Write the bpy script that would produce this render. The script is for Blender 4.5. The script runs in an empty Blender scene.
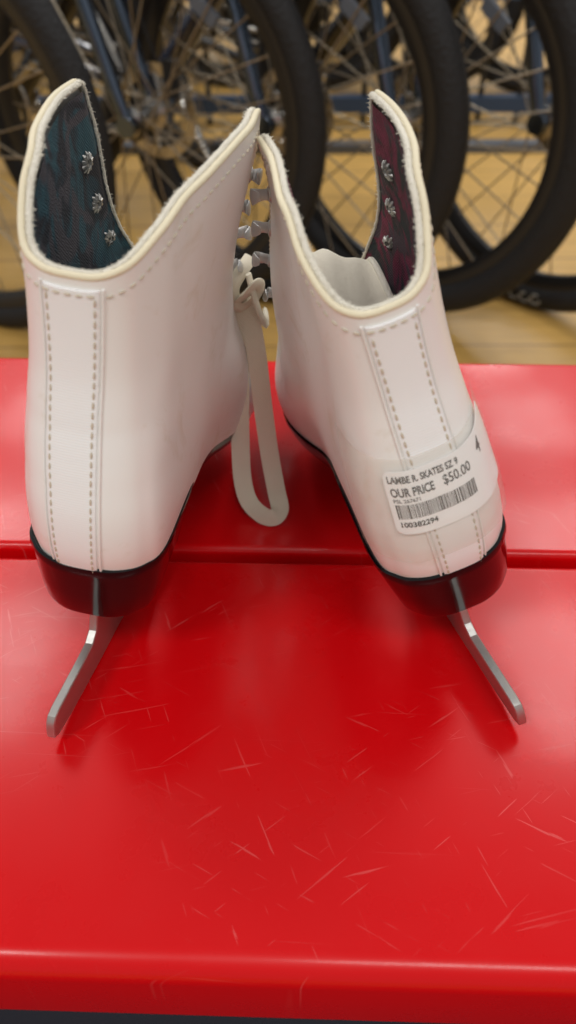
import bpy, bmesh, math, random
from mathutils import Vector, Matrix
def lerp(a,b,t): return a+(b-a)*t
def smooth(a,b,x):
    t=max(0.0,min(1.0,(x-a)/(b-a))); return t*t*(3-2*t)
def catmull(vals, t):
    """vals: list of tuples, t in [0, len-1]"""
    n=len(vals); i=int(min(max(math.floor(t),0),n-2)); f=t-i
    p1=vals[i]; p2=vals[i+1]
    p0=vals[i-1] if i>0 else tuple(2*a-b for a,b in zip(p1,p2))
    p3=vals[i+2] if i+2<n else tuple(2*b-a for a,b in zip(p1,p2))
    return tuple(.5*(2*b+(c-a)*f+(2*a-5*b+4*c-d)*f*f+(3*b-a-3*c+d)*f**3) for a,b,c,d in zip(p0,p1,p2,p3))
def table(xs, ys, x):
    """monotone cubic lookup"""
    n=len(xs)
    if x<=xs[0]: return ys[0]
    if x>=xs[-1]: return ys[-1]
    i=0
    while xs[i+1]<x: i+=1
    d=[(ys[k+1]-ys[k])/(xs[k+1]-xs[k]) for k in range(n-1)]
    def m(k):
        if k==0: return d[0]
        if k==n-1: return d[-1]
        return 0.0 if d[k-1]*d[k]<=0 else 2*d[k-1]*d[k]/(d[k-1]+d[k])
    h=xs[i+1]-xs[i]; t=(x-xs[i])/h
    return ((1+2*t)*(1-t)**2*ys[i]+t*(1-t)**2*h*m(i)+t*t*(3-2*t)*ys[i+1]+t*t*(t-1)*h*m(i+1))
def sole_z(y):   # height of the welt line above the ice edge
    return table([-1,3,6,10,13,16,19,23],[7.8,7.7,7.3,6.2,5.1,4.4,4.0,4.1],y)
#        H    k    yb    yf    wb    wm    wf   gap
LEV=[( 0.0,0.00,-0.75,22.3, 2.60, 2.50, 3.50,0.0),
     ( 1.0,0.00,-0.95,22.6, 2.66, 2.62, 3.65,0.0),
     ( 2.0,0.03,-0.98,22.4, 2.68, 2.70, 3.60,0.0),
     ( 3.0,0.08,-0.88,21.5, 2.66, 2.72, 3.35,0.0),
     ( 4.0,0.16,-0.65,20.3, 2.60, 2.70, 3.05,0.05),
     ( 5.0,0.32,-0.38,18.3, 2.56, 2.66, 2.80,0.8),
     ( 6.2,0.62,-0.02,16.3, 2.45, 2.66, 2.85,1.8),
     ( 8.0,0.95, 0.38,14.2, 2.32, 2.70, 3.05,2.6),
     (10.0,1.00, 0.55,12.6, 2.26, 2.75, 3.25,3.0),
     (12.0,1.00, 0.57,11.4, 2.26, 2.85, 3.35,3.2),
     (14.4,1.00, 0.50,10.4, 2.30, 3.00, 3.45,3.4)]
def level(H):
    return table_level(H)
def table_level(H):
    H=max(0.0,min(14.4,H)); i=0
    while i<len(LEV)-2 and LEV[i+1][0]<H: i+=1
    return catmull(LEV,i+(H-LEV[i][0])/(LEV[i+1][0]-LEV[i][0]))
def contour(H,u,spread=1.0):
    """point on the outer leather at height H, u in [-1,1] from far front edge round the heel (0) to near front edge"""
    _,k,yb,yf,wb,wm,wf,g=table_level(H)
    m=smooth(6,13,H); wf=lerp(wf,wf*spread,m); g=max(0.0,lerp(g,g*spread,m)); wm=lerp(wm,wm*lerp(1,spread,.5),m)
    L=yf-yb
    P=[(0,yb),(.45*wb,yb+.13),(.8*wb,yb+.75),(lerp(wb,wm,.06),yb+2.1),(lerp(wb,wm,.42),yb+.5*(2.1+.48*L)),(wm,yb+.48*L),(wf,yf-.25*L),(g+(wf-g)*.72,yf-.075*L),(g,yf)]
    P=[(-P[1][0],P[1][1])]+P
    a=abs(u)*8+1
    x,y=catmull(P,a)
    if a>=8.999: x,y=P[-1]
    z=lerp(sole_z(y),7.8,k)+H
    return (x if u>=0 else -x),y,z
# collar height (above the heel welt) by distance y from the heel
_TOPY={}
CX=[.55,1.1,2.0,3.2,4.6,6.2,8.0,9.8]
CFAR=[11.32,11.62,12.28,13.1,13.62,13.82,13.92,13.98]
def collar_H(u,tab=CFAR):
    a=round(abs(u),4)
    if a not in _TOPY: _TOPY[a]=contour(13,a)[1]
    h=table(CX,tab,_TOPY[a])
    return h-.28*smooth(.93,1.0,a)
class Boot:
    def __init__(s,side,shift,spread,back=0.0,base=0.0,slim=1.0,lift=0.0,near=None,tuck=0.0,sweep=1.5):
        s.lift=lift; s.near=near or CFAR; s.tuck=tuck; s.sweep=sweep; s.base=base; s.slim=slim; s.side=side; s.shift=shift; s.spread=spread; s.back=back
    def S(s,u,v,off=0.0):
        """u>0 = near side (towards the other boot). returns local cm"""
        p=s._S(u,v)
        if off:
            e=.004
            a=s._S(min(1,u+e),v); b=s._S(max(-1,u-e),v); c=s._S(u,min(1,v+e)); d=s._S(u,max(0,v-e))
            t=[a[i]-b[i] for i in range(3)]; w=[c[i]-d[i] for i in range(3)]
            n=(t[1]*w[2]-t[2]*w[1],t[2]*w[0]-t[0]*w[2],t[0]*w[1]-t[1]*w[0])
            l=math.sqrt(sum(q*q for q in n)) or 1
            n=[q/l for q in n]
            p=tuple(p[i]+off*n[i]*s.side for i in range(3))
        return p
    def top(s,u):
        return min(14.38,collar_H(u,s.near if u>0 else CFAR)+s.lift)
    def _S(s,u,v):
        x,y,z=contour(v*s.top(u),u,s.spread)
        if u<0:
            k=smooth(.62,1,-u)*smooth(6.5,10.5,z)*(1-smooth(15,20.5,z)); x-=.25*k; y-=s.sweep*k
        else:
            k=smooth(.55,1,u)*smooth(8.5,11.5,z)*(1-smooth(17,21,z)); x-=s.tuck*k
        x=x*lerp(1,s.slim,smooth(11,18,z))+s.base*(1-smooth(9,15,z))
        x+=s.shift*smooth(9,21,z)*smooth(0,9,y)
        x+=s.back*smooth(8,19,z)
        return (x*s.side,y,z)

random.seed(7)
CM=0.01
COL=bpy.context.scene.collection
BENCH=0.46          # height of the bench top above the floor (m)

# ------------------------------------------------------------------ helpers
def obj(name, verts, faces, mat, parent=None, scale=CM, smooth=True, sharp=40, merge=0.0):
    me=bpy.data.meshes.new(name)
    me.from_pydata([tuple(c*scale for c in v) for v in verts],[],faces)
    if merge or True:
        bm=bmesh.new(); bm.from_mesh(me)
        if merge: bmesh.ops.remove_doubles(bm,verts=bm.verts,dist=merge*scale)
        bmesh.ops.recalc_face_normals(bm,faces=bm.faces)
        bm.to_mesh(me); bm.free()
    if smooth:
        for p in me.polygons: p.use_smooth=True
        me.set_sharp_from_angle(angle=math.radians(sharp))
    me.materials.append(mat)
    o=bpy.data.objects.new(name,me); COL.objects.link(o)
    if parent: o.parent=parent
    return o
def empty(name,loc,rot=(0,0,0)):
    o=bpy.data.objects.new(name,None); COL.objects.link(o)
    o.empty_display_size=.05; o.location=loc; o.rotation_euler=rot
    return o
def tag(o,label=None,cat=None,group=None,kind=None):
    for k,v in (('label',label),('category',cat),('group',group),('kind',kind)):
        if v: o[k]=v
    return o
class MB:
    def __init__(s): s.v=[]; s.f=[]
    def add(s,v,f):
        n=len(s.v); s.v+= [tuple(p) for p in v]; s.f+=[tuple(i+n for i in q) for q in f]; return s
    def tube(s,path,r,n=8,closed=False,flat=1.0,up=None,caps=True):
        """sweep; r number or list; flat scales the binormal radius"""
        P=[Vector(p) for p in path]; m=len(P); V=[];Fc=[]
        prev=Vector(up) if up else None
        for i in range(m):
            if closed: t=P[(i+1)%m]-P[i-1]
            else: t=P[min(i+1,m-1)]-P[max(i-1,0)]
            if t.length<1e-9: t=Vector((0,0,1))
            t.normalize()
            if prev is None:
                prev=Vector((0,0,1)) if abs(t.z)<.9 else Vector((1,0,0))
            a=prev-t*prev.dot(t)
            if a.length<1e-6: a=t.orthogonal()
            a.normalize(); b=t.cross(a)
            if not up: prev=a
            rr=r[i] if isinstance(r,(list,tuple)) else r
            for k in range(n):
                q=2*math.pi*k/n
                V.append(P[i]+a*(rr*flat*math.cos(q))+b*(rr*math.sin(q)))
        for i in range(m if closed else m-1):
            j=(i+1)%m
            for k in range(n):
                Fc.append((i*n+k,i*n+(k+1)%n,j*n+(k+1)%n,j*n+k))
        if not closed and caps:
            Fc.append(tuple(range(n))[::-1]); Fc.append(tuple((m-1)*n+k for k in range(n)))
        return s.add(V,Fc)
    def box(s,c,d,rot=None):
        V=[]
        for x in(-1,1):
            for y in(-1,1):
                for z in(-1,1):
                    p=Vector((x*d[0]/2,y*d[1]/2,z*d[2]/2))
                    if rot: p=rot@p
                    V.append(p+Vector(c))
        return s.add(V,[(0,1,3,2),(4,6,7,5),(0,4,5,1),(2,3,7,6),(0,2,6,4),(1,5,7,3)])
    def lathe(s,prof,axis='y',n=32,c=(0,0,0)):
        """profile of (radius, along-axis)"""
        V=[];Fc=[];m=len(prof)
        for k in range(n):
            q=2*math.pi*k/n
            for r,h in prof:
                a,b=r*math.cos(q),r*math.sin(q)
                p={'y':(a,h,b),'z':(a,b,h),'x':(h,a,b)}[axis]
                V.append((p[0]+c[0],p[1]+c[1],p[2]+c[2]))
        for k in range(n):
            for i in range(m-1):
                Fc.append((k*m+i,k*m+i+1,((k+1)%n)*m+i+1,((k+1)%n)*m+i))
        return s.add(V,Fc)
    def torus(s,R,prof,axis='y',n=72,c=(0,0,0)):
        """closed profile (dr, dh) swept round a ring of radius R"""
        V=[];Fc=[];m=len(prof)
        for k in range(n):
            q=2*math.pi*k/n
            for r,h in prof:
                a,b=(R+r)*math.cos(q),(R+r)*math.sin(q)
                p={'y':(a,h,b),'z':(a,b,h)}[axis]
                V.append((p[0]+c[0],p[1]+c[1],p[2]+c[2]))
        for k in range(n):
            for i in range(m):
                Fc.append((k*m+i,k*m+(i+1)%m,((k+1)%n)*m+(i+1)%m,((k+1)%n)*m+i))
        return s.add(V,Fc)
    def prism(s,poly,x0,x1,bev=0.0):
        """polygon in (y,z) extruded along x"""
        n=len(poly); V=[(x0,)+tuple(p) for p in poly]+[(x1,)+tuple(p) for p in poly]
        Fc=[tuple(range(n))[::-1],tuple(range(n,2*n))]+[(i,(i+1)%n,n+(i+1)%n,n+i) for i in range(n)]
        return s.add(V,Fc)
    def sphere(s,c,r,n=10,sc=(1,1,1)):
        prof=[]
        for i in range(n//2+1):
            q=math.pi*i/(n//2); prof.append((max(1e-4,math.sin(q))*r,-math.cos(q)*r))
        V0=len(s.v); s.lathe(prof,'z',n)
        for i in range(V0,len(s.v)):
            p=s.v[i]; s.v[i]=(p[0]*sc[0]+c[0],p[1]*sc[1]+c[1],p[2]*sc[2]+c[2])
        return s
    def build(s,name,mat,parent=None,scale=CM,**k): return obj(name,s.v,s.f,mat,parent,scale,**k)

# ------------------------------------------------------------------ materials
def mat(name,base=(.8,.8,.8),rough=.5,metal=0.0,coat=0.0,coat_rough=.1,spec=.5,bump=None):
    m=bpy.data.materials.new(name); m.use_nodes=True
    b=m.node_tree.nodes['Principled BSDF']
    b.inputs['Base Color'].default_value=(*base,1); b.inputs['Roughness'].default_value=rough
    b.inputs['Metallic'].default_value=metal; b.inputs['Coat Weight'].default_value=coat
    b.inputs['Coat Roughness'].default_value=coat_rough; b.inputs['Specular IOR Level'].default_value=spec
    if bump:
        sc,st,di=bump
        t=node(m,'ShaderNodeTexNoise'); t.inputs['Scale'].default_value=sc; t.inputs['Detail'].default_value=4
        link(m,co(m),t.inputs['Vector'])
        addbump(m,t.outputs['Fac'],st,di)
    return m
def node(m,t): return m.node_tree.nodes.new(t)
def link(m,a,b): m.node_tree.links.new(a,b)
def bsdf(m): return m.node_tree.nodes['Principled BSDF']
def co(m,scale=None,rot=None,loc=None):
    c=node(m,'ShaderNodeTexCoord').outputs['Object']
    if scale or rot or loc:
        mp=node(m,'ShaderNodeMapping'); link(m,c,mp.inputs['Vector'])
        if scale: mp.inputs['Scale'].default_value=scale
        if rot: mp.inputs['Rotation'].default_value=rot
        if loc: mp.inputs['Location'].default_value=loc
        return mp.outputs['Vector']
    return c
def addbump(m,sock,st,di):
    b=node(m,'ShaderNodeBump'); b.inputs['Strength'].default_value=st; b.inputs['Distance'].default_value=di
    link(m,sock,b.inputs['Height']); link(m,b.outputs['Normal'],bsdf(m).inputs['Normal'])
def ramp(m,sock,stops):
    r=node(m,'ShaderNodeValToRGB'); link(m,sock,r.inputs['Fac'])
    e=r.color_ramp.elements
    while len(e)<len(stops): e.new(.5)
    for q,(p,c) in zip(e,stops):
        q.position=p; q.color=(*c,1) if len(c)==3 else c
    return r.outputs['Color']
def mix(m,fac,a,b):
    n=node(m,'ShaderNodeMix'); n.data_type='RGBA'
    for s,i in ((fac,0),(a,6),(b,7)):
        if isinstance(s,(int,float)): n.inputs[i].default_value=s
        elif isinstance(s,tuple): n.inputs[i].default_value=(*s,1)
        else: link(m,s,n.inputs[i])
    return n.outputs[2]
def noise(m,vec,scale,detail=3,rough=.5,dist=0):
    t=node(m,'ShaderNodeTexNoise'); t.inputs['Scale'].default_value=scale; t.inputs['Detail'].default_value=detail
    t.inputs['Roughness'].default_value=rough; t.inputs['Distortion'].default_value=dist
    link(m,vec,t.inputs['Vector']); return t.outputs['Fac']

def leather(name,base,stain):
    m=mat(name,base,.36,coat=.25,coat_rough=.25)
    n1=noise(m,co(m),38,5,.65,.6)
    f=ramp(m,n1,[(.56,(0,0,0)),(.74,(.55,.55,.55))])
    link(m,mix(m,f,base,stain),bsdf(m).inputs['Base Color'])
    n2=noise(m,co(m),900,2); addbump(m,n2,.10,.0004)
    return m
M={}
M['leather']=leather('white_leather',(.835,.82,.80),(.62,.54,.40))
M['backstay']=mat('ribbed_white_leather',(.86,.862,.868),.42,coat=.15,coat_rough=.3)
def _rib():
    m=M['backstay']; w=node(m,'ShaderNodeTexWave'); w.inputs['Scale'].default_value=330; w.inputs['Distortion'].default_value=.4
    w.bands_direction='Z'; link(m,co(m),w.inputs['Vector']); addbump(m,w.outputs['Fac'],.22,.0004)
_rib()
M['cream']=mat('cream_edge',(.74,.66,.48),.75,bump=(900,.5,.0006))
M['fuzz']=mat('raw_white_fleece',(.82,.77,.66),.95,bump=(1500,.9,.0012))
M['thread']=mat('stitch_thread',(.56,.49,.38),.8)
M['lace']=mat('cream_lace',(.78,.71,.57),.85)
def _lace():
    m=M['lace']; w=node(m,'ShaderNodeTexWave'); w.inputs['Scale'].default_value=420; w.bands_direction='DIAGONAL'
    link(m,co(m),w.inputs['Vector']); addbump(m,w.outputs['Fac'],.6,.0006)
_lace()
M['tongue']=mat('cream_tongue',(.80,.74,.61),.8,bump=(500,.4,.0008))
M['sole']=mat('black_sole',(.004,.004,.005),.14,coat=.15,coat_rough=.06,spec=.22)
M['seam']=mat('grey_seam',(.05,.05,.05),.3)
M['steel']=mat('blade_steel',(.50,.485,.46),.40,metal=.92,bump=(500,.25,.0004))
M['hook']=mat('hook_metal',(.50,.49,.48),.45,metal=.6)
M['rivet']=mat('rivet_metal',(.40,.39,.37),.42,metal=.8)
M['paper']=mat('label_paper',(.93,.94,.97),.38,coat=.5,coat_rough=.15)
M['ink']=mat('label_ink',(.012,.012,.014),.5)
M['ink_grey']=mat('faded_label_ink',(.055,.055,.06),.5)
def brocade(name,cols,stripe,seed):
    m=mat(name,cols[0],.75)
    v=co(m,loc=(seed,seed*.7,0))
    n1=noise(m,v,44,3,.6,1.2); n2=noise(m,co(m,loc=(seed*3,0,seed),rot=(.5,.3,.2)),34,2,.5,1.6); n3=noise(m,co(m,loc=(0,seed*5,seed)),30,3,.6,.8)
    c=ramp(m,n1,[(.40,cols[0]),(.47,cols[1]),(.56,cols[2]),(.66,cols[1])])
    c=mix(m,ramp(m,n2,[(.53,(0,0,0)),(.57,(1,1,1))]),c,stripe)
    c=mix(m,ramp(m,n3,[(.56,(0,0,0)),(.60,(1,1,1))]),c,cols[0])
    w=node(m,'ShaderNodeTexWave'); w.inputs['Scale'].default_value=420; w.inputs['Distortion'].default_value=5.0; w.inputs['Detail Scale'].default_value=.6
    w.bands_direction='DIAGONAL'; link(m,co(m),w.inputs['Vector'])
    f2=ramp(m,w.outputs['Fac'],[(.3,(.72,.72,.72)),(.8,(1,1,1))])
    mm=node(m,'ShaderNodeMix'); mm.data_type='RGBA'; mm.blend_type='MULTIPLY'; mm.inputs[0].default_value=1
    link(m,c,mm.inputs[6]); link(m,f2,mm.inputs[7])
    link(m,mm.outputs[2],bsdf(m).inputs['Base Color'])
    addbump(m,w.outputs['Fac'],.5,.0006)
    return m
M['lining_blue']=brocade('teal_brocade_lining',[(.011,.014,.026),(.012,.048,.072),(.018,.088,.12)],(.062,.056,.072),.13)
M['lining_red']=brocade('burgundy_brocade_lining',[(.016,.028,.034),(.14,.014,.044),(.23,.02,.072)],(.07,.045,.065),.37)
def tape():
    m=bpy.data.materials.new('clear_tape'); m.use_nodes=True; nt=m.node_tree
    b=nt.nodes['Principled BSDF']; out=nt.nodes['Material Output']
    b.inputs['Base Color'].default_value=(.80,.78,.74,1); b.inputs['Roughness'].default_value=.12
    t=nt.nodes.new('ShaderNodeBsdfTransparent'); t.inputs['Color'].default_value=(.985,.98,.97,1)
    x=nt.nodes.new('ShaderNodeMixShader'); x.inputs[0].default_value=.11
    nt.links.new(t.outputs[0],x.inputs[1]); nt.links.new(b.outputs[0],x.inputs[2]); nt.links.new(x.outputs[0],out.inputs['Surface'])
    n=noise(m,co(m,scale=(1,1,2.2)),60,3,.6,1.0); addbump(m,n,.5,.002)
    return m
M['tape']=tape()
def red_paint():
    base=(.60,.0012,.0035)
    m=mat('red_gloss_paint',base,.36,coat=.15,coat_rough=.13,spec=.20)
    tot=None
    for k,(ang,sc,st,lo) in enumerate([(.5,(34,700,1),11,.70),(-.7,(30,640,1),7,.70),(.03,(7,760,1),5,.735),(1.15,(38,700,1),3,.70),(-.25,(26,760,1),9,.70)]):
        v0=co(m,rot=(0,0,ang)); mp=node(m,'ShaderNodeMapping'); link(m,v0,mp.inputs['Vector']); mp.inputs['Scale'].default_value=sc; mp.inputs['Location'].default_value=(st,st*2.3,0); v=mp.outputs['Vector']
        n=noise(m,v,1.0,2,.5,.25)
        f=ramp(m,n,[(lo,(0,0,0)),(lo+.025,(1,1,1))])
        tot=f if tot is None else mix(m,f,tot,(1,1,1))
    patch=ramp(m,noise(m,co(m),9,3),[(.42,(0,0,0)),(.62,(1,1,1))])
    mu=node(m,'ShaderNodeMath'); mu.operation='MULTIPLY'; link(m,tot,mu.inputs[0]); link(m,patch,mu.inputs[1])
    mu2=node(m,'ShaderNodeMath'); mu2.operation='MULTIPLY'; link(m,mu.outputs[0],mu2.inputs[0]); mu2.inputs[1].default_value=.34
    link(m,mix(m,mu2.outputs[0],base,(.80,.20,.19)),bsdf(m).inputs['Base Color'])
    r=ramp(m,noise(m,co(m),24,5,.65),[(.3,(.24,)*3),(.7,(.36,)*3)]); link(m,r,bsdf(m).inputs['Roughness'])
    w=noise(m,co(m),30,2); addbump(m,w,.05,.002)
    return m
M['red']=red_paint()
M['black_metal']=mat('black_metal',(.012,.012,.013),.4)
def floor_cover():
    m=mat('golden_vinyl_plank',(.55,.36,.12),.42)
    v=co(m,rot=(0,0,0))
    b=node(m,'ShaderNodeTexBrick'); link(m,v,b.inputs['Vector'])
    b.inputs['Scale'].default_value=1; b.inputs['Brick Width'].default_value=1.5; b.inputs['Row Height'].default_value=.19
    b.inputs['Mortar Size'].default_value=.004; b.inputs['Mortar Smooth'].default_value=.6
    b.inputs['Color1'].default_value=(.64,.385,.105,1); b.inputs['Color2'].default_value=(.55,.325,.085,1)
    b.inputs['Mortar'].default_value=(.30,.17,.05,1)
    g=noise(m,co(m,scale=(2,26,1)),3,5,.6,.5)
    gr=ramp(m,g,[(.3,(.80,.78,.74)),(.7,(1.05,1.05,1.05))])
    mm=node(m,'ShaderNodeMix'); mm.data_type='RGBA'; mm.blend_type='MULTIPLY'; mm.inputs[0].default_value=1
    link(m,b.outputs['Color'],mm.inputs[6]); link(m,gr,mm.inputs[7]); link(m,mm.outputs[2],bsdf(m).inputs['Base Color'])
    return m
M['floor']=floor_cover()
M['tire']=mat('tire_rubber',(.013,.0125,.0135),.65,spec=.35)
def _tire():
    m=M['tire']; v=node(m,'ShaderNodeTexVoronoi'); v.inputs['Scale'].default_value=150; link(m,co(m),v.inputs['Vector'])
    addbump(m,v.outputs['Distance'],.7,.002)
_tire()
M['rim']=mat('black_rim',(.010,.010,.011),.32)
M['spoke']=mat('steel_spoke',(.34,.29,.22),.42,metal=.9)
M['chrome']=mat('chrome_parts',(.45,.43,.40),.2,metal=1)
M['frame_black']=mat('black_frame_paint',(.008,.008,.010),.25,coat=.6,coat_rough=.08)
M['frame_navy']=mat('navy_frame_paint',(.012,.020,.055),.22,coat=.7,coat_rough=.08)
M['frame_grey']=mat('charcoal_frame_paint',(.022,.023,.027),.25,coat=.6,coat_rough=.08)
M['fork']=mat('dark_steel_fork',(.11,.14,.19),.14,metal=.95)
M['orange']=mat('orange_reflector',(.62,.16,.02),.25,coat=.6)
M['letter']=mat('faded_tire_lettering',(.24,.23,.20),.6)
M['rail']=mat('blue_rack_paint',(.03,.06,.12),.4)
M['mat']=mat('navy_shade_sheet',(.008,.009,.016),.9,bump=(400,.5,.002))  # near-black navy for the sheet that stands in for floor shade
M['grey']=mat('slate_grey_strip',(.10,.11,.13),.5)

# ------------------------------------------------------------------ setting
fl=obj('floor',[(-6,-2.5,0),(6,-2.5,0),(6,9,0),(-6,9,0)],[(0,1,2,3)],M['floor'],scale=1,smooth=False); tag(fl,'golden wood plank shop floor','floor',kind='structure')

# ------------------------------------------------------------------ bench
bench=empty('bench',(0,.30,0),(0,0,-.0318))
tag(bench,'glossy red bench of two wide scratched planks carrying the ice skates','bench')
def plank(y0,y1,z1,z0,rf,rb_):
    n=7; poly=[]
    for (r,cy,cz,a0) in ((rb_,y1-rb_,z1-rb_,0),(rf,y0+rf,z1-rf,90),(.8,y0+.8,z0+.8,180),(.5,y1-.5,z0+.5,270)):
        for i in range(n+1):
            q=math.radians(a0+90*i/n); poly.append((cy+r*math.cos(q),cz+r*math.sin(q)))
    b=MB(); N=40; V=[];Fc=[];m=len(poly)
    for k in range(N+1):
        x=-88+176*k/N
        for p in poly: V.append((x,p[0]-30,p[1]))
    for k in range(N):
        for i in range(m): Fc.append((k*m+i,k*m+(i+1)%m,(k+1)*m+(i+1)%m,(k+1)*m+i))
    Fc.append(tuple(range(m))); Fc.append(tuple(N*m+i for i in range(m)))
    b.add(V,Fc); return b.build('plank',M['red'],bench,sharp=50)
Y0=10.0; B=BENCH*100
plank(Y0,Y0+20.1,B,B-4.7,1.0,.45)
plank(Y0+20.85,Y0+40.7,B,B-4.7,.45,.7)
for x in (-62,62):
    b=MB(); yb=-30
    for y in (Y0+6,Y0+35):
        b.box((x,y+yb,(B-8.7)/2),(4,4,B-8.7))
    b.box((x,Y0+20.3+yb,B-6.7),(4,36,4)); b.box((x,Y0+20.3+yb,10),(3,29,3))
    b.build('leg_frame',M['black_metal'],bench,smooth=False)

mt=obj('floor_cover',[(x,y,z) for z in (.002,.014) for x,y in ((-.56,-.65),(.56,-.65),(.56,.32),(-.56,.32))],[(0,1,2,3),(4,5,6,7),(0,1,5,4),(1,2,6,5),(2,3,7,6),(3,0,4,7)],M['mat'],scale=1,smooth=False)  # added dark sheet standing in for shade on the floor below the bench
tag(mt,'dark navy sheet added as shade on the floor under the front edge of the red bench','mat')
# ------------------------------------------------------------------ skates
def blade_off(y): return -.4+.075*y
def grid(fn,us,vs):
    V=[fn(u,v) for v in vs for u in us]; n=len(us)
    Fc=[(j*n+i,j*n+i+1,(j+1)*n+i+1,(j+1)*n+i) for j in range(len(vs)-1) for i in range(n-1)]
    return V,Fc
def lin(a,b,n): return [a+(b-a)*i/(n-1) for i in range(n)]
def stitches(name,path,parent,step=.36,ln=.25,r=.042,lift=.0):
    """dashes of thread along a polyline of 3D points"""
    P=[Vector(p) for p in path]; mb=MB(); d=0; nxt=0; 
    tot=sum((P[i+1]-P[i]).length for i in range(len(P)-1))
    def at(s):
        for i in range(len(P)-1):
            l=(P[i+1]-P[i]).length
            if s<=l or i==len(P)-2: return P[i].lerp(P[i+1],min(1,s/max(l,1e-9)))
            s-=l
    s=0
    while s+ln<tot:
        a,m_,c=at(s),at(s+ln*.5),at(s+ln)
        mb.tube([a,a.lerp(m_,.5),m_,m_.lerp(c,.5),c],[r*.35,r*.9,r,r*.9,r*.35],6)
        s+=step
    return mb.build(name,M['thread'],parent)
def densify(B,pts,off,n=40):
    out=[]
    for i in range(len(pts)-1):
        for k in range(n):
            t=k/n; out.append(B.S(lerp(pts[i][0],pts[i+1][0],t),lerp(pts[i][1],pts[i+1][1],t),off))
    return out
def skate(loc,rot,Bt,lining,label,hookv,raise_fn,tong):
    s=Bt.side
    root=empty('ice_skate',loc,rot); tag(root,label,'ice skate','pair of white figure skates')
    # outer leather
    us=[math.copysign(abs(t)**1.0,t) for t in lin(-1,1,121)]; vs=lin(0,1,61)
    V,Fc=grid(lambda u,v:Bt.S(u,v),us,vs)
    up=obj('upper',V,Fc,M['leather'],root,merge=.02,sharp=60)
    # lining
    def inner(u,v):
        th=lerp(.42,.16,smooth(.86,1.0,abs(u)))
        return Bt.S(u,v*.985+.012,-th)
    V,Fc=grid(inner,lin(-.995,.995,101),lin(0.04,.985,51))
    obj('lining',V,Fc,M[lining],root,merge=.02,sharp=60)
    # collar trims: path up the far facing, round the collar, down the near facing
    path=[(-1,v) for v in lin(.17,.985,40)]+[(u,1) for u in lin(-1,1,161)[1:-1]]+[(1,v) for v in lin(.985,.17,40)]
    O=[];I=[];rad=[]
    for (u,v) in path:
        th=lerp(.40,.24,smooth(.86,1.0,abs(u)))
        o=Vector(Bt.S(u,v)); i=Vector(Bt.S(u,v,-th)); O.append(o); I.append(i); rad.append(th)
    rnd=random.Random(3)
    mb=MB(); mb.tube([o.lerp(i,.22)+Vector((0,0,.02)) for o,i in zip(O,I)],[t*.30 for t in rad],10)
    mb.build('collar_trim',M['cream'],root)
    pts=[o.lerp(i,.80)+Vector((0,0,.02)) for o,i in zip(O,I)]
    fine=[];fr=[]
    for k in range(len(pts)-1):
        for q in range(4):
            fine.append(pts[k].lerp(pts[k+1],q/4)+Vector([rnd.uniform(-.012,.012) for _ in range(3)])); fr.append(rad[k]*.30*rnd.uniform(.93,1.07))
    mb=MB(); mb.tube(fine,fr,9)
    # stray fibres
    for k in range(0,len(fine)):
        for _ in range(5):
            d=Vector([rnd.gauss(0,1) for _ in range(3)]).normalized(); d.z=abs(d.z)*.6
            a=fine[k]+d*fr[k]*.8; l=rnd.choice([.04,.06,.06,.08,.14])
            mb.tube([a,a+d*l*.6,a+d*l+Vector([rnd.uniform(-.03,.03) for _ in range(3)])],[.016,.012,.004],3)
    mb.build('fleece_edge',M['fuzz'],root)
    # backstay strip
    def edge(v,sd): return lerp(-.118,-.108,v) if sd<0 else lerp(.048,.108,v)
    nv=60; nu=13; V=[];Fc=[]
    vv=lin(0.0,.968,nv)
    for lay,off in ((0,-.02),(1,.09)):
        for v in vv:
            for i in range(nu):
                t=i/(nu-1); u=lerp(edge(v,-1),edge(v,1),t)
                o2=off if 0<i<nu-1 or lay==0 else .06
                V.append(Bt.S(u,v,o2))
    k0=nv*nu
    for j in range(nv-1):
        for i in range(nu-1):
            Fc.append((k0+j*nu+i,k0+j*nu+i+1,k0+(j+1)*nu+i+1,k0+(j+1)*nu+i))
    rim=[j*nu for j in range(nv)]+[(nv-1)*nu+i for i in range(1,nu)]+[j*nu+nu-1 for j in range(nv-2,-1,-1)]
    for a,b in zip(rim,rim[1:]): Fc.append((a,b,k0+b,k0+a))
    obj('backstay',V,Fc,M['backstay'],root,sharp=50)
    for sd in (-1,1):
        stitches('stitching',[Bt.S(edge(v,sd)-sd*.016,v,.10) for v in lin(.01,.955,60)],root)
    stitches('stitching',[Bt.S(lerp(edge(.95,-1),edge(.95,1),t),.955,.10) for t in lin(0,1,12)],root)
    # folded edge of the quarter beside the strip
    mb=MB(); mb.tube([Bt.S(edge(v,1)+.014,v,.03) for v in lin(.0,.97,60)],.055,6); mb.build('piping',M['leather'],root)
    mb=MB(); mb.tube([Bt.S(edge(v,-1)-.014,v,.03) for v in lin(.0,.97,60)],.045,6); mb.build('piping',M['leather'],root)
    # collar seam
    def seam_v(u): return 1-.62/Bt.top(u)
    for a,b in ((.13,.96),(-.13,-.96)):
        stitches('stitching',[Bt.S(u,seam_v(u),.025) for u in lin(a,b,60)],root,step=.40,ln=.24,r=.034)
    for sg in (1,-1):
        stitches('stitching',[Bt.S(sg*(.955),v,.02) for v in lin(.95,.2,50)],root,step=.36,ln=.24,r=.034)
    # toe cap seam
    # sole and heel
    ang=[math.copysign(1-(1-abs(t))**1.35,t) for t in lin(0,1,61)]
    out=[contour(0,u) for u in ang]
    half=[]
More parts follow.
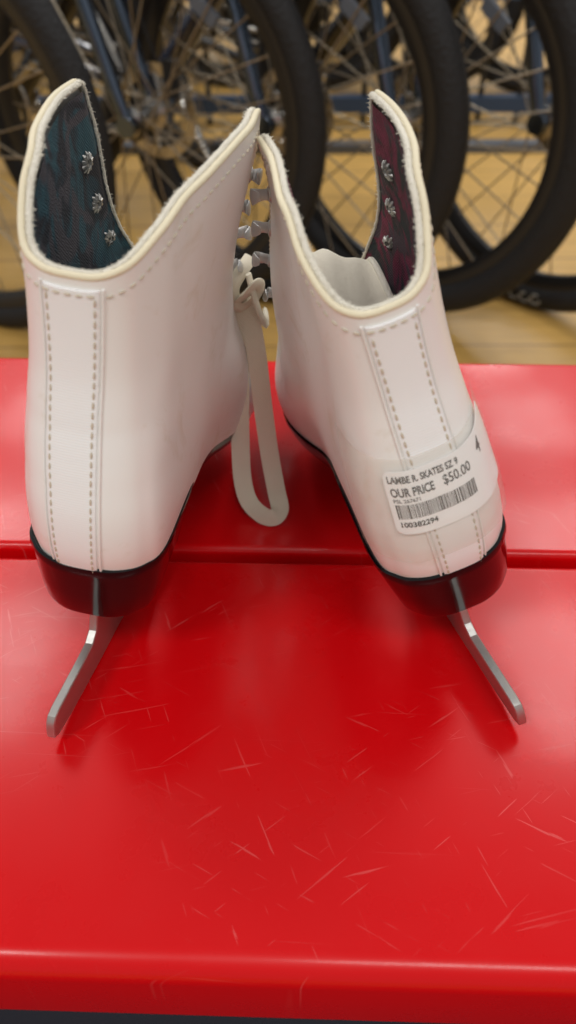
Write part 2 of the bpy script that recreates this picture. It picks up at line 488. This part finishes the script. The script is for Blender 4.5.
    for i,(x,y,z) in enumerate(out):
        a=out[max(i-1,0)]; b=out[min(i+1,len(out)-1)]
        tx,ty=b[0]-a[0],b[1]-a[1]
        if i==0: tx,ty=1,0
        if i==len(out)-1: tx,ty=-1,0
        l=math.hypot(tx,ty) or 1
        half.append((x,y,ty/l,-tx/l))
    def zb(y): return lerp(4.3,sole_z(y)-.85,smooth(5.3,6.3,y))
    rings=[(.00,0,.30),(.10,0,.44),(.19,0,.36),(.21,0,.14),(.15,0,-.10),(.12,.06,-.2),(.10,.5,0),(.02,.92,0),(-.05,1.0,0)]
    V=[];Fc=[];n=len(half)
    for (o,fr,dz) in rings:
        for sg in (-1,1):
            for (x,y,nx,ny) in half:
                zt=sole_z(y); zbot=zb(y)
                z=lerp(zt,zbot,fr)+dz*(1-fr)
                k=(1-smooth(4.5,7,y))
                px=(x+nx*o)*lerp(1,.94,fr*k); py=y+ny*o+fr*.75*(1-smooth(-1,4.5,y))
                # the base leans with the heel moulding
                X=px*sg+Bt.base*.6*k-.32*fr*k
                V.append((X*s,py,z))
    R2=2*n
    for j in range(len(rings)-1):
        for h in (0,1):
            for i in range(n-1):
                a=j*R2+h*n+i; Fc.append((a,a+1,a+R2+1,a+R2))
    for j in (0,len(rings)-1):
        for i in range(n-1):
            a=j*R2+i; Fc.append((a,a+1,a+n+1,a+n))
    obj('sole',V,Fc,M['sole'],root,merge=.004,sharp=38)
    # blade: runner with two posts
    prof=[(-3.72,.95),(-3.70,.62),(-3.4,.42),(-2,.22),(1,.06),(6,0),(12,0),(16,.12),(18.6,.45),(19.6,.75),(19.8,1.25),(20.05,1.2),(20.2,1.75),(20.45,1.75),(20.5,2.3),(20.3,2.75),
          (19.4,2.9),(18.6,3.42),(13.6,4.2),(13.2,3.2),(12.0,2.2),(10,1.72),(6.2,1.68),(4.2,2.2),(3.7,3.2),(3.9,4.6),(1.15,4.62),(1.05,3.6),(.75,2.35),(.3,1.98),(-.6,1.92),(-3.1,1.88),(-3.45,1.78),(-3.64,1.5)]
    V=[];Fc=[];n=len(prof)
    cx=[0,0]
    layers=[(-.19,.055),(-.15,0),(.15,0),(.19,.055)]
    # inset copy for the bevelled arrises
    cen=[]
    for i in range(n):
        a=Vector((prof[i-1][0],prof[i-1][1],0)); b=Vector((prof[i][0],prof[i][1],0)); c=Vector((prof[(i+1)%n][0],prof[(i+1)%n][1],0))
        t=(c-a).normalized(); cen.append((-t.y,t.x))
    for (dx,ins) in layers:
        for (y,z),(ny,nz) in zip(prof,cen):
            yy=y+ny*ins; zz=z+nz*ins
            zz+=raise_fn(yy)
            V.append(((blade_off(yy))*s+dx,yy,zz))
    for j in range(3):
        for i in range(n): Fc.append((j*n+i,j*n+(i+1)%n,(j+1)*n+(i+1)%n,(j+1)*n+i))
    Fc.append(tuple(range(n))); Fc.append(tuple(3*n+i for i in range(n)))
    bl=obj('blade',V,Fc,M['steel'],root,sharp=30)
    # mounting plates with screws
    for (y0,y1,zf) in ((.9,5.0,lambda y:4.22),(12.6,20.0,lambda y:sole_z(y)-.9)):
        mb=MB(); P=[]
        for y in lin(y0,y1,12): P.append((blade_off(y)*s,y,zf(y)+.02))
        mb.tube(P,1.35 if y0>5 else 1.2,8,flat=.08,up=(0,0,1))
        mb.build('mounting_plate',M['steel'],bl)
    # tongue: runs up the throat, its top slumped back into the boot
    rows=[(20.2,8.3,1.7),(18.4,9.5,2.0),(16.2,11.3,2.2),(14.2,13.2,2.3),(12.5,14.9,2.2),(11.1,16.1,2.1),(9.8,16.65,2.0),(8.3,16.3,1.9),(6.9,15.4,1.8),(6.0,14.1,1.7)]
    nu=17; fine=[catmull(rows,t) for t in lin(0,len(rows)-1,40)]; m_=len(fine)
    def tpt(j,t,th=0.0):
        y,z,w=fine[j]; a=fine[max(j-1,0)]; c=fine[min(j+1,m_-1)]
        ty,tz=c[0]-a[0],c[1]-a[1]; l=math.hypot(ty,tz); ty/=l; tz/=l
        x=w*t*tong[0]; k=smooth(9,15,z); kk=smooth(13,9,y) if False else 1-smooth(9.5,13.5,y)
        cr=.10*math.sin(t*5+1.0)*kk+.06*math.sin(t*9+y*1.3)*kk
        return ((x+tong[1]*k)*s, y-.09*x*x*(1-kk)-tz*th+cr*.6, z-.06*x*x+ty*th+cr+tong[2]*k*x+tong[3]*k)
    V=[];Fc=[]
    for lay in (0,1):
        for j in range(m_):
            for i in range(nu):
                t=-1+2*i/(nu-1); V.append(tpt(j,t,.45*(1-t*t)**.5*lay))
    for lay in (0,1):
        for j in range(m_-1):
            for i in range(nu-1):
                a=lay*m_*nu+j*nu+i; Fc.append((a,a+1,a+nu+1,a+nu))
    q=(m_-1)*nu; h0=m_*nu
    for i in range(nu-1):
        Fc.append((q+i,q+i+1,h0+q+i+1,h0+q+i)); Fc.append((i,i+1,h0+i+1,h0+i))
    tg=obj('tongue',V,Fc,M['tongue'],root,merge=.01,sharp=70)
    mb=MB(); mb.tube([tpt(m_-1,t,.18) for t in lin(-1,1,24)],.22,8)
    mb.tube([tpt(j,-1,.0) for j in range(18,m_)],.15,8); mb.tube([tpt(j,1,.0) for j in range(18,m_)],.15,8)
    mb.build('tongue_binding',M['fuzz'],tg)
    # speed hooks on the outside, rivet backs on the lining
    for sg in (1,-1):
        for v in hookv:
            u=sg*.945
            p=Vector(Bt.S(u,v)); e=Vector(Bt.S(u,v,.3))-p; e.normalize()
            f=Vector(Bt.S(sg*1.0,v))-Vector(Bt.S(sg*.90,v)); f.normalize()     # towards the lacing edge
            upv=f.cross(e); upv.normalize()
            if upv.z<0: upv=-upv
            mb=MB()
            mb.tube([p-e*.03,p+e*.06,p+e*.10],[.33,.33,.26],16)
            if s>0 and sg>0 and v>.6: e=e*.55
            path=[p+e*.05+f*.02,p+e*.30+f*.14,p+e*.56+f*.12,p+e*.74-f*.06,p+e*.76-f*.32,p+e*.62-f*.54,p+e*.44-f*.62]
            mb.tube(path,[.24,.22,.27,.32,.32,.25,.14],14,flat=.24,up=f)
            mb.build('lace_hook',M['hook'],root)
            th=lerp(.42,.16,smooth(.86,1.0,abs(u)*.955))
            ur=(-.80 if s>0 else -.78) if sg<0 else .90
            th=lerp(.42,.16,smooth(.86,1.0,abs(ur)))
            q_=Vector(Bt.S(ur,v,-th)); i_=(Vector(Bt.S(ur,v,-.5))-Vector(Bt.S(ur,v))).normalized()
            mb=MB()
            for k in range(10):
                a=2*math.pi*k/10; c=q_+(f*math.cos(a)+upv*math.sin(a))*.34
                mb.tube([q_+(f*math.cos(a)+upv*math.sin(a))*.16+i_*.10,c+i_*.06,c+(f*math.cos(a)+upv*math.sin(a))*.08-i_*.01],[.09,.08,.03],6)
            mb.tube([q_-i_*.02,q_+i_*.08],[.17,.14],12)
            mb.tube([Vector(q_)+i_*.085+(f*math.cos(2*math.pi*k/16)+upv*math.sin(2*math.pi*k/16))*.12 for k in range(16)],.035,6,closed=True)
            mb.build('rivet',M['rivet'],root)
    # lower lacing across the throat
    mb=MB()
    ev=[.36,.30,.245,.19]
    for k,v in enumerate(ev):
        a=Vector(Bt.S(-.95,v,.08)); b=Vector(Bt.S(.95,v+(.03 if k else .05),.10))
        c=(a+b)*.5+Vector((0,.35,.30))
        mb.tube([a-Vector((0,.3,0)),a.lerp(c,.5)+Vector((0,.1,.1)),c,b.lerp(c,.5)+Vector((0,.1,.1)),b-Vector((0,.3,0))],.34,8,flat=.28,up=(0,.5,.85))
        if k<3:
            a2=Vector(Bt.S(.95,ev[k+1],.10)); c2=(a+a2)*.5+Vector((0,.3,.2))
            mb.tube([a,a.lerp(c2,.5)+Vector((0,.1,.1)),c2,a2.lerp(c2,.5)+Vector((0,.1,.1)),a2],.32,8,flat=.28,up=(0,.5,.85))
    lace=mb.build('lace',M['lace'],root)
    for v in ev:
        for sg in (1,-1):
            p=Vector(Bt.S(sg*.945,v)); e=(Vector(Bt.S(sg*.945,v,.3))-p).normalized()
            f=(Vector(Bt.S(sg*1.0,v))-Vector(Bt.S(sg*.90,v))).normalized(); w=f.cross(e).normalized()
            MB().tube([p+e*.04+(f*math.cos(2*math.pi*k/16)+w*math.sin(2*math.pi*k/16))*.2 for k in range(16)],.07,6,closed=True).build('eyelet',M['hook'],root)
    return root,lace

BL=Boot(1,.31,1.03,base=.25,lift=.2,near=[11.32,11.65,12.1,12.55,13.0,13.45,13.85,14.0],tuck=.55)
BR=Boot(-1,-1.22,.76,slim=.93,near=[11.32,11.75,12.45,13.2,13.75,13.95,14.05,14.05],sweep=1.25)
L_rot=(0,.110759,-.160616); R_rot=(0,-.290911,.237414)
def raiser(s,lean):
    k=math.tan(lean)*s
    return lambda y: max(0.0,blade_off(y)*k+.19*abs(math.tan(lean))) if False else blade_off(y)*k+.17*abs(math.tan(lean))
left,lace_l=skate((-.087265,.2255852,BENCH+.0004),L_rot,BL,'lining_blue',
    'white lace-up figure skate with teal brocade lining, standing on the left of the red bench',(.81,.68,.56,.445),raiser(1,.110759),(.9,.5,0,-1.2))
right,lace_r=skate((.0851552,.2302159,BENCH+.0004),R_rot,BR,'lining_red',
    'white figure skate with burgundy lining and a taped price label on its heel',(.82,.69,.555,.42),raiser(-1,-.290911),(.78,-.3,.55,.0))

# hanging loop of the left skate's lace, given in bench coordinates (cm)
def to_local(root,P):
    Mx=root.matrix_basis.inverted()
    return [tuple(c*100 for c in (Mx@Vector((p[0]*CM,p[1]*CM,BENCH+p[2]*CM)))) for p in P]
LOOP1=[(-2.35,37.6,11.2),(-2.45,36.9,9.6),(-2.5,36.2,7.2),(-2.55,35.3,4.6),(-2.5,34.4,2.2),(-2.15,33.7,1.0),(-1.4,33.0,.6),(-.75,32.8,.62)]
LOOP2=[(-.75,32.8,.62),(-.45,33.3,.85),(-.65,34.0,1.6),(-1.0,34.8,3.6),(-1.3,35.6,6.0),(-1.55,36.4,8.4),(-1.9,37.2,10.4),(-2.2,37.7,11.4)]
def ribbon(root,P,r,up,mb,flat=.16):
    Q=[catmull([tuple(p) for p in P],t) for t in lin(0,len(P)-1,110)]
    Mx=root.matrix_basis.to_3x3().inverted()
    u=Mx@Vector(up)
    mb.tube(to_local(root,Q),r,10,flat=flat,up=tuple(u))
mb=MB()
ribbon(left,LOOP1+LOOP2[1:],.52,(.05,-1,.33),mb)
# knot
KN=[(-2.6,37.5,11.0),(-2.0,37.0,11.7),(-1.5,37.1,12.2),(-1.4,37.6,11.6),(-1.9,37.5,10.9),(-2.5,37.2,10.9),(-2.7,37.4,11.8),(-2.2,37.8,12.6),(-1.8,38.3,13.0)]
Q=[catmull(KN,t) for t in lin(0,len(KN)-1,50)]
mb.tube(to_local(left,Q),.34,8,flat=.5)
KN=[(-1.9,37.3,12.6),(-1.55,37.0,11.2),(-1.25,37.2,10.2),(-1.1,38.2,9.6),(-1.15,39.4,9.4)]
Q=[catmull(KN,t) for t in lin(0,len(KN)-1,30)]
mb.tube(to_local(left,Q),.36,8,flat=.4)
mb.build('lace_loop',M['lace'],lace_l)

# price label and tape on the right skate's heel
VS=[BR.S(u/400,.38) for u in range(200,-241,-1)]
ARC=[0.0]
for a,b in zip(VS,VS[1:]): ARC.append(ARC[-1]+(Vector(a)-Vector(b)).length)
def u_at(sv):
    lo=0
    for i in range(len(ARC)-1):
        if ARC[i+1]>=sv:
            t=(sv-ARC[i])/max(1e-9,ARC[i+1]-ARC[i]); return (200-i-t)/400
    return -.6
S0=[ARC[i] for i in range(len(ARC)) if 200-i==74][0]       # arc length at the label's left edge (u=.185)
LW,LH=5.0,2.5
def on_label(x,y,off):
    """x cm to the right, y cm up from the label's lower left corner"""
    u=u_at(S0+x); v=.272+y*.0885*1.0
    return BR.S(u,v,off)
def rounded(w,h,r,n=6):
    P=[]
    for cx,cy,a0 in ((w-r,h-r,0),(r,h-r,90),(r,r,180),(w-r,r,270)):
        for i in range(n+1):
            q=math.radians(a0+90*i/n); P.append((cx+r*math.cos(q),cy+r*math.sin(q)))
    return P
def sheet(name,w,h,r,x0,y0,off,th,mat_,parent,fn,nx=40,ny=16):
    V=[];Fc=[]
    def clampx(x,y):   # round the corners by insetting the row ends
        for yy in (y,h-y):
            if yy<r:
                d=r-math.sqrt(max(0,r*r-(r-yy)**2)); x=min(max(x,d),w-d)
        return x
    for lay in (0,1):
        for j in range(ny+1):
            y=h*(.5-.5*math.cos(math.pi*j/ny))
            for i in range(nx+1):
                x=clampx(w*i/nx,y); V.append(fn(x0+x,y0+y,off+lay*th))
    n=nx+1; k0=(ny+1)*n
    for lay in (0,1):
        for j in range(ny):
            for i in range(nx): 
                a=lay*k0+j*n+i; Fc.append((a,a+1,a+n+1,a+n))
    rim=[i for i in range(nx+1)]+[j*n+nx for j in range(1,ny+1)]+[ny*n+i for i in range(nx-1,-1,-1)]+[j*n for j in range(ny-1,0,-1)]
    for a,b in zip(rim,rim[1:]+rim[:1]): Fc.append((a,b,k0+b,k0+a))
    return obj(name,V,Fc,mat_,parent,merge=.0005)
lab=sheet('price_label',LW,LH,.3,0,0,.125,.02,M['paper'],right,on_label)
lab['label']='white printed price label'
def text(body,x,y,size,name,m_,bold=0.0,shear=0.0,sx=1.0):
    c=bpy.data.curves.new(name,'FONT'); c.body=body; c.size=size; c.offset=bold; c.shear=shear; c.resolution_u=3
    o=bpy.data.objects.new(name,c); COL.objects.link(o)
    bpy.context.view_layer.update()
    me=bpy.data.meshes.new_from_object(o.evaluated_get(bpy.context.evaluated_depsgraph_get()))
    V=[(p.co.x*sx+x,p.co.y+y) for p in me.vertices]; Fc=[tuple(p.vertices) for p in me.polygons]
    bpy.data.objects.remove(o); bpy.data.curves.remove(c); bpy.data.meshes.remove(me)
    return obj(name,[on_label(a,b,.152) for a,b in V],Fc,m_,lab,smooth=False)
text('LAMBE R. SKATES SZ 9',.12,2.06,.36,'item_text',M['ink'],.012,sx=.72)
text('OUR PRICE',.14,1.54,.46,'price_text',M['ink'],.015,sx=.66)
text('$50.00',1.98,1.56,.52,'price_text',M['ink'],.009,sx=.76)
text('PSL 267671',.16,1.30,.20,'code_text',M['ink_grey'],.005)
text('100382294',.16,.30,.29,'number_text',M['ink'],.011)
text('4',3.52,1.72,.78,'size_mark',M['ink'],.012,shear=.1,sx=.7)
rb=random.Random(5); x=.18; mbv=[];mbf=[]
while x<3.05:
    w=rb.choice([.022,.034,.05,.022,.06]); g=rb.choice([.02,.03,.025,.04])
    for (a,b) in ((x,.64),(x+w,.64),(x+w,.95),(x,.95),(x+w,1.22),(x,1.22)): mbv.append(on_label(a,b,.152))
    k=len(mbv)-6; mbf+=[(k,k+1,k+2,k+3),(k+3,k+2,k+4,k+5)]; x+=w+g
obj('barcode',mbv,mbf,M['ink'],lab,smooth=False)
def on_tape(x,y,off):
    u=lerp(.37,-.35,x/7.0); v=lerp(.155,.535,y/4.2)
    wr=.035*math.sin(x*2.3+y*1.4)*math.sin(y*2.1-x*.7)
    return BR.S(u,v,off+.02+max(0,wr))
tp=sheet('clear_tape',7.0,4.2,.05,0,0,.155,.006,M['tape'],right,on_tape,nx=60,ny=30); tp['label']='clear adhesive tape over the price label'

# ------------------------------------------------------------------ bicycles
def parts_under(o): return [c for c in bpy.data.objects if c.parent==o]
def copy_tree(o,parent=None,table=None):
    c=o.copy(); COL.objects.link(c)
    if parent: c.parent=parent
    for ch in table.get(o.name,[]): copy_tree(ch,c,table)
    return c
def wheel_parts(root,x,R,rt,rear):
    c=(x,0,R)
    # rim
    rr=R-2*rt-.004
    w=MB().torus(rr,[(.010,-.013),(.010,.013),(-.004,.013),(-.018,.006),(-.018,-.006),(-.004,-.013)],'y',72,c).build('wheel',M['rim'],root,scale=1,sharp=30)
    prof=[]
    for i in range(20):
        q=2*math.pi*i/20; k=1.0+(.07 if i%2 and abs(q-0)<1.1 or (i%2 and q>2*math.pi-1.1) else 0)
        prof.append((rt*k*math.cos(q),rt*.98*math.sin(q)))
    MB().torus(R-rt,prof,'y',120,c).build('tire',M['tire'],w,scale=1,sharp=80)
    fl=.034
    hp=[(.0045,-.052),(.009,-.050),(.011,-.042),(.020,-.040),(.028,-fl-.003),(.028,-fl),(.016,-fl+.006),(.012,-.01),(.012,.01),(.016,fl-.006),(.028,fl),(.028,fl+.003),(.020,.040),(.011,.042),(.009,.050),(.0045,.052)]
    MB().lathe(hp,'y',24,c).build('hub',M['chrome'],w,scale=1,sharp=35)
    N=28
    for k in range(N):
        sd=1 if k%2 else -1; a=2*math.pi*k/N; b=a+(.95 if (k//2)%2 else -.95)
        p0=(x+.027*math.cos(b),sd*fl,R+.027*math.sin(b)); p1=(x+(rr-.012)*math.cos(a),sd*.004,R+(rr-.012)*math.sin(a))
        MB().tube([p0,p1],.0016,5).build('spoke',M['spoke'],w,scale=1)
    a=.9; MB().box((x+.22*math.cos(a),0,R+.22*math.sin(a)),(.05,.012,.02),Matrix.Rotation(-a+1.57,3,'Y')).build('reflector',M['grey'],w,scale=1,smooth=False)
    if rear:
        mb=MB()
        for i in range(8):
            rc=.024+.0045*i; yy=-.024-.0042*(7-i) if False else -.054+.0035*i
            mb.lathe([(rc*.6,yy-.001),(rc,yy-.001),(rc,yy+.001),(rc*.6,yy+.001)],'y',36,c)
        mb.build('cassette',M['chrome'],w,scale=1,sharp=30)
    else:
        mb=MB(); mb.torus(.070,[(.010,.0485),(.010,.0505),(-.010,.0505),(-.010,.0485)],'y',48,c)
        for k in range(6):
            a=2*math.pi*k/6; mb.tube([(x+.02*math.cos(a),.0495,R+.02*math.sin(a)),(x+.064*math.cos(a+.5),.0495,R+.064*math.sin(a+.5))],.0035,5)
        mb.build('brake_rotor',M['chrome'],w,scale=1,sharp=30)
    return w
def bicycle(R=.345,rt=.027,paint='frame_black',label='',pos=(0,0),yaw=0,crank=.9):
    root=empty('bicycle',(pos[0],pos[1],0),(0,0,yaw)); tag(root,label,'bicycle','row of bicycles behind the bench')
    fx,rx=0.0,-1.08
    wheel_parts(root,fx,R,rt,False); wheel_parts(root,rx,R,rt,True)
    P=M[paint]
    crown=(-.135,0,.735); headb=(-.145,0,.76); headt=(-.195,0,.90); bb=(-.655,0,.295); st=(-.80,0,.79); rh=(rx,0,R)
    mb=MB()
    mb.tube([headb,headt],.022,14); mb.tube([(-.155,0,.785),bb],.024,14); mb.tube([(-.19,0,.88),(-.785,0,.745)],.019,14)
    mb.tube([bb,st],.0175,14); mb.tube([(bb[0],-.037,bb[2]),(bb[0],.037,bb[2])],.023,16)
    for sd in (-1,1):
        mb.tube([(bb[0]-.01,sd*.03,bb[2]),(bb[0]-.10,sd*.042,bb[2]+.012),(rx+.02,sd*.052,R)],[.013,.012,.009],10)
        mb.tube([(-.775,sd*.018,.72),(-.84,sd*.045,.66),(rx,sd*.052,R+.01)],[.010,.009,.008],10)
        mb.box((rx,sd*.053,R),(.05,.006,.05))
    mb.build('frame',P,root,scale=1,sharp=35)
    mb=MB()
    mb.tube([(-.195,0,.915),(-.13,0,.72)],.018,12); mb.box((-.13,0,.725),(.06,.115,.045))
    for sd in (-1,1):
        mb.tube([(-.125,sd*.045,.73),(-.06,sd*.045,.53)],.0115,12)
        mb.tube([(-.065,sd*.045,.55),(-.02,sd*.046,.40),(0,sd*.047,R)],[.0135,.0135,.011],12)
        mb.tube([(0,sd*.049,R),(0,sd*.058,R)],.018,12)
    fk=mb.build('fork',M['fork'],root,scale=1,sharp=35); 
    mb=MB(); mb.tube([(-.075,.055,.60),(-.06,.035,.70),(-.13,.03,.82),(-.20,.03,.96)],.0028,6); mb.tube([(0.02,.052,R+.05),(-.03,.054,.52),(-.10,.056,.74),(-.2,.04,.95)],.0028,6)
    mb.build('brake_cable',M['black_metal'],root,scale=1)
    MB().box((.035,.054,R+.055),(.03,.014,.06)).build('brake_caliper',M['black_metal'],root,scale=1,smooth=False)
    # stem, bar turned in line with the frame
    mb=MB(); mb.tube([(-.195,0,.90),(-.205,0,.945)],.017,12); mb.tube([(-.205,0,.935),(-.205,-.06,.945)],.016,12); mb.build('stem',M['black_metal'],root,scale=1)
    hb=MB().tube([(-.50,-.045,.955),(-.30,-.06,.945),(-.205,-.06,.945),(-.11,-.06,.945),(.09,-.045,.955)],.0125,12).build('handlebar',M['black_metal'],root,scale=1)
    for x0,x1 in ((-.50,-.38),(-.03,.09)):
        MB().tube([(x0,-.045,.955),(x1,-.051,.951)],.0165,12).build('grip',M['tire'],hb,scale=1)
    # saddle
    MB().tube([st,(-.835,0,.92)],.0135,12).build('seatpost',M['chrome'],root,scale=1)
    rows=[(-.70,.018,.93),(-.75,.022,.938),(-.82,.035,.94),(-.89,.068,.945),(-.95,.075,.952),(-.975,.05,.95)]
    V=[];Fc=[]
    for (x,w,z) in rows:
        for k in range(12):
            q=2*math.pi*k/12; V.append((x,w*math.cos(q),z+(.018 if math.sin(q)>0 else .028)*math.sin(q)))
    for j in range(len(rows)-1):
        for k in range(12): Fc.append((j*12+k,j*12+(k+1)%12,(j+1)*12+(k+1)%12,(j+1)*12+k))
    Fc.append(tuple(range(12))); Fc.append(tuple((len(rows)-1)*12+k for k in range(12)))
    obj('saddle',V,Fc,M['tire'],root,scale=1)
    # drive train on the near (right hand, -y) side
    mb=MB(); mb.torus(.075,[(.008,-.051),(.008,-.047),(-.008,-.047),(-.008,-.051)],'y',64,bb)
    for k in range(40):
        a=2*math.pi*k/40; mb.box((bb[0]+.085*math.cos(a),-.049,bb[2]+.085*math.sin(a)),(.006,.003,.006),Matrix.Rotation(-a,3,'Y'))
    for k in range(5):
        a=2*math.pi*k/5+.3; mb.tube([(bb[0],-.05,bb[2]),(bb[0]+.07*math.cos(a),-.049,bb[2]+.07*math.sin(a))],.006,6)
    cr=mb.build('chainring',M['black_metal'],root,scale=1,sharp=30)
    for sd in (-1,1):
        a=crank+(0 if sd<0 else math.pi)
        MB().tube([(bb[0],sd*.04,bb[2]),(bb[0],sd*.055,bb[2]),(bb[0]+.17*math.cos(a),sd*.057,bb[2]+.17*math.sin(a))],[.014,.014,.010],10,flat=.7).build('crank_arm',M['chrome'],cr,scale=1)
    mb=MB(); y=-.049; lp=[]
    for k in range(17): 
        a=-math.pi/2+math.pi*k/16; lp.append((bb[0]+.086*math.cos(a),y,bb[2]+.086*math.sin(a)))
    for k in range(9):
        a=math.pi/2+math.pi*k/8; lp.append((rx+.04*math.cos(a),y,R+.04*math.sin(a)))
    lp+=[(rx+.02,y,R-.10),(rx+.03,y,R-.14),(rx+.06,y,R-.135)]
    mb.tube(lp,.0042,6,closed=True); mb.build('chain',M['chrome'],root,scale=1)
    mb=MB(); mb.box((rx+.01,-.062,R-.05),(.035,.028,.06)); 
    for (dx,dz) in ((.01,-.085),(.04,-.14)): mb.lathe([(.003,-.054),(.019,-.053),(.019,-.046),(.003,-.045)],'y',20,(rx+dx,0,R+dz))
    for yy in (-.057,-.042): mb.tube([(rx+.008,yy,R-.075),(rx+.045,yy,R-.15)],.010,8,flat=.25,up=(0,1,0))
    mb.build('derailleur',M['chrome'],root,scale=1,sharp=35)
    return root
FR=[(-.580,1.430,.023,'frame_black','black bicycle whose tire curves in at the left edge, nearest of its row',2.4,-.45),
    (-.252,1.515,.0235,'frame_grey','dark bicycle whose front wheel stands left of the gap between the skates',1.0,-.42),
    (-.011,1.508,.026,'frame_black','black bicycle whose tire passes just left of the burgundy lined flap',.6,-.55),
    (.214,1.502,.029,'frame_navy','dark bicycle whose front wheel stands lowest at right, overlapping the lettered tire',2.2,-.70),
    (.470,1.510,.0235,'frame_black','black bicycle at the right edge with faded lettering on its tire',1.2,-.85)]
bikes=[]
for i,(x,y,rt,pt,lb,ck,yaw) in enumerate(FR):
    bikes.append(bicycle(.345,rt,pt,lb,(x,y),yaw,ck))
TREE={}
for o in bpy.data.objects:
    if o.parent: TREE.setdefault(o.parent.name,[]).append(o)
BACK=[(1,-.98,3.00,'frame_grey','bicycle of the far row standing farthest to the left'),
      (2,-.62,2.98,'frame_black','bicycle of the far row seen above the teal lined flap'),
      (4,-.24,2.94,'frame_black','bicycle of the far row seen above the left skate collar'),
      (3,.12,2.90,'frame_navy','bicycle of the far row seen between the two skate tops'),
      (1,.46,2.86,'frame_grey','bicycle of the far row seen above the burgundy lined flap'),
      (2,.82,2.82,'frame_black','bicycle of the far row seen through the right wheel spokes'),
      (0,1.18,2.78,'frame_black','bicycle of the far row standing farthest to the right')]
for (src,x,y,pt,lb) in BACK:
    c=copy_tree(bikes[src],None,TREE); c.location=(x,y+.25,0); c.rotation_euler=(0,0,-.55); c['label']=lb; c['group']='far row of bicycles'
# worn, unreadable lettering moulded on the sidewall of the right-hand tire
tr=[w_ for c in bikes[4].children for w_ in c.children if w_.name.startswith('tire')][0]
mb=MB()
for k in range(6):
    a=math.radians(-103+4.4*k); R_=.345; rt=.0235; rm=R_-rt
    c=Vector((rm*math.cos(a),-rt*.985,R_+rm*math.sin(a))); t=Vector((-math.sin(a),0,math.cos(a))); n=Vector((math.cos(a),0,math.sin(a)))
    mb.tube([c+t*(.010*math.cos(q))+n*(.009*math.sin(q)) for q in [2*math.pi*i/12 for i in range(9+k%3)]],.0026,5)
mb.build('sidewall_lettering',M['letter'],tr,scale=1)
# low floor rack
rk=empty('bike_rack',(0,2.45,0)); tag(rk,'low blue and black floor rack between the two rows of bicycles','bike rack')
for (y,z) in ((.40,.06),(.40,.36)):
    MB().box((0,y-.14,z),(3.4,.04,.045)).build('rail',M['rail'],rk,scale=1,smooth=False)
for k in range(27):
    x=-1.56+.12*k
    MB().tube([(x,.26,.0),(x,.26,.50)],.009,8).build('upright',M['black_metal'],rk,scale=1)
MB().box((0,.26,.50),(3.4,.03,.03)).build('rail',M['black_metal'],rk,scale=1,smooth=False)
MB().box((0,.0,.012),(3.4,.05,.024)).build('floor_strip',M['grey'],rk,scale=1,smooth=False)

# ------------------------------------------------------------------ light, world, camera
def area(name,loc,size,power,rot=(0,0,0),col=(1,.988,.97)):
    l=bpy.data.lights.new(name,'AREA'); l.shape='RECTANGLE'; l.size,l.size_y=size; l.energy=power; l.color=col
    o=bpy.data.objects.new(name,l); COL.objects.link(o); o.location=loc; o.rotation_euler=rot
    return o
for (x,y) in ((-1.45,2.5),(1.35,2.4),(-1.6,4.6),(1.6,4.5),(-1.7,6.7),(1.7,6.6)):
    area('ceiling_light',(x,y,3.1),(.6,1.25),32 if y<4 or y>6 else 24)
for (x,y,sx) in ((.62,-1.3,1.25),(-1.35,-1.3,.7)):
    area('ceiling_light',(x,y,3.1),(sx,.55),30)
w=bpy.data.worlds.new('world'); bpy.context.scene.world=w; w.use_nodes=True
bg=w.node_tree.nodes['Background']; bg.inputs['Color'].default_value=(.95,.93,.90,1); bg.inputs['Strength'].default_value=.45

cam=bpy.data.cameras.new('camera'); co_=bpy.data.objects.new('camera',cam); COL.objects.link(co_)
PITCH,ROLL=.72202,-.0042615
co_.location=(0,0,BENCH+.2988125)
co_.rotation_euler=(Matrix.Rotation(math.pi/2-PITCH,3,'X')@Matrix.Rotation(ROLL,3,'Z')).to_euler()
cam.sensor_fit='AUTO'; cam.sensor_width=36; cam.lens=804/1024*36
cam.clip_start=.02; cam.clip_end=60
cam.dof.use_dof=True; cam.dof.focus_distance=.345; cam.dof.aperture_fstop=8.2
sc=bpy.context.scene; sc.camera=co_
sc.view_settings.view_transform='Standard'; sc.view_settings.look='None'; sc.view_settings.gamma=1
sc.view_settings.use_curve_mapping=False; sc.view_settings.exposure=0.14
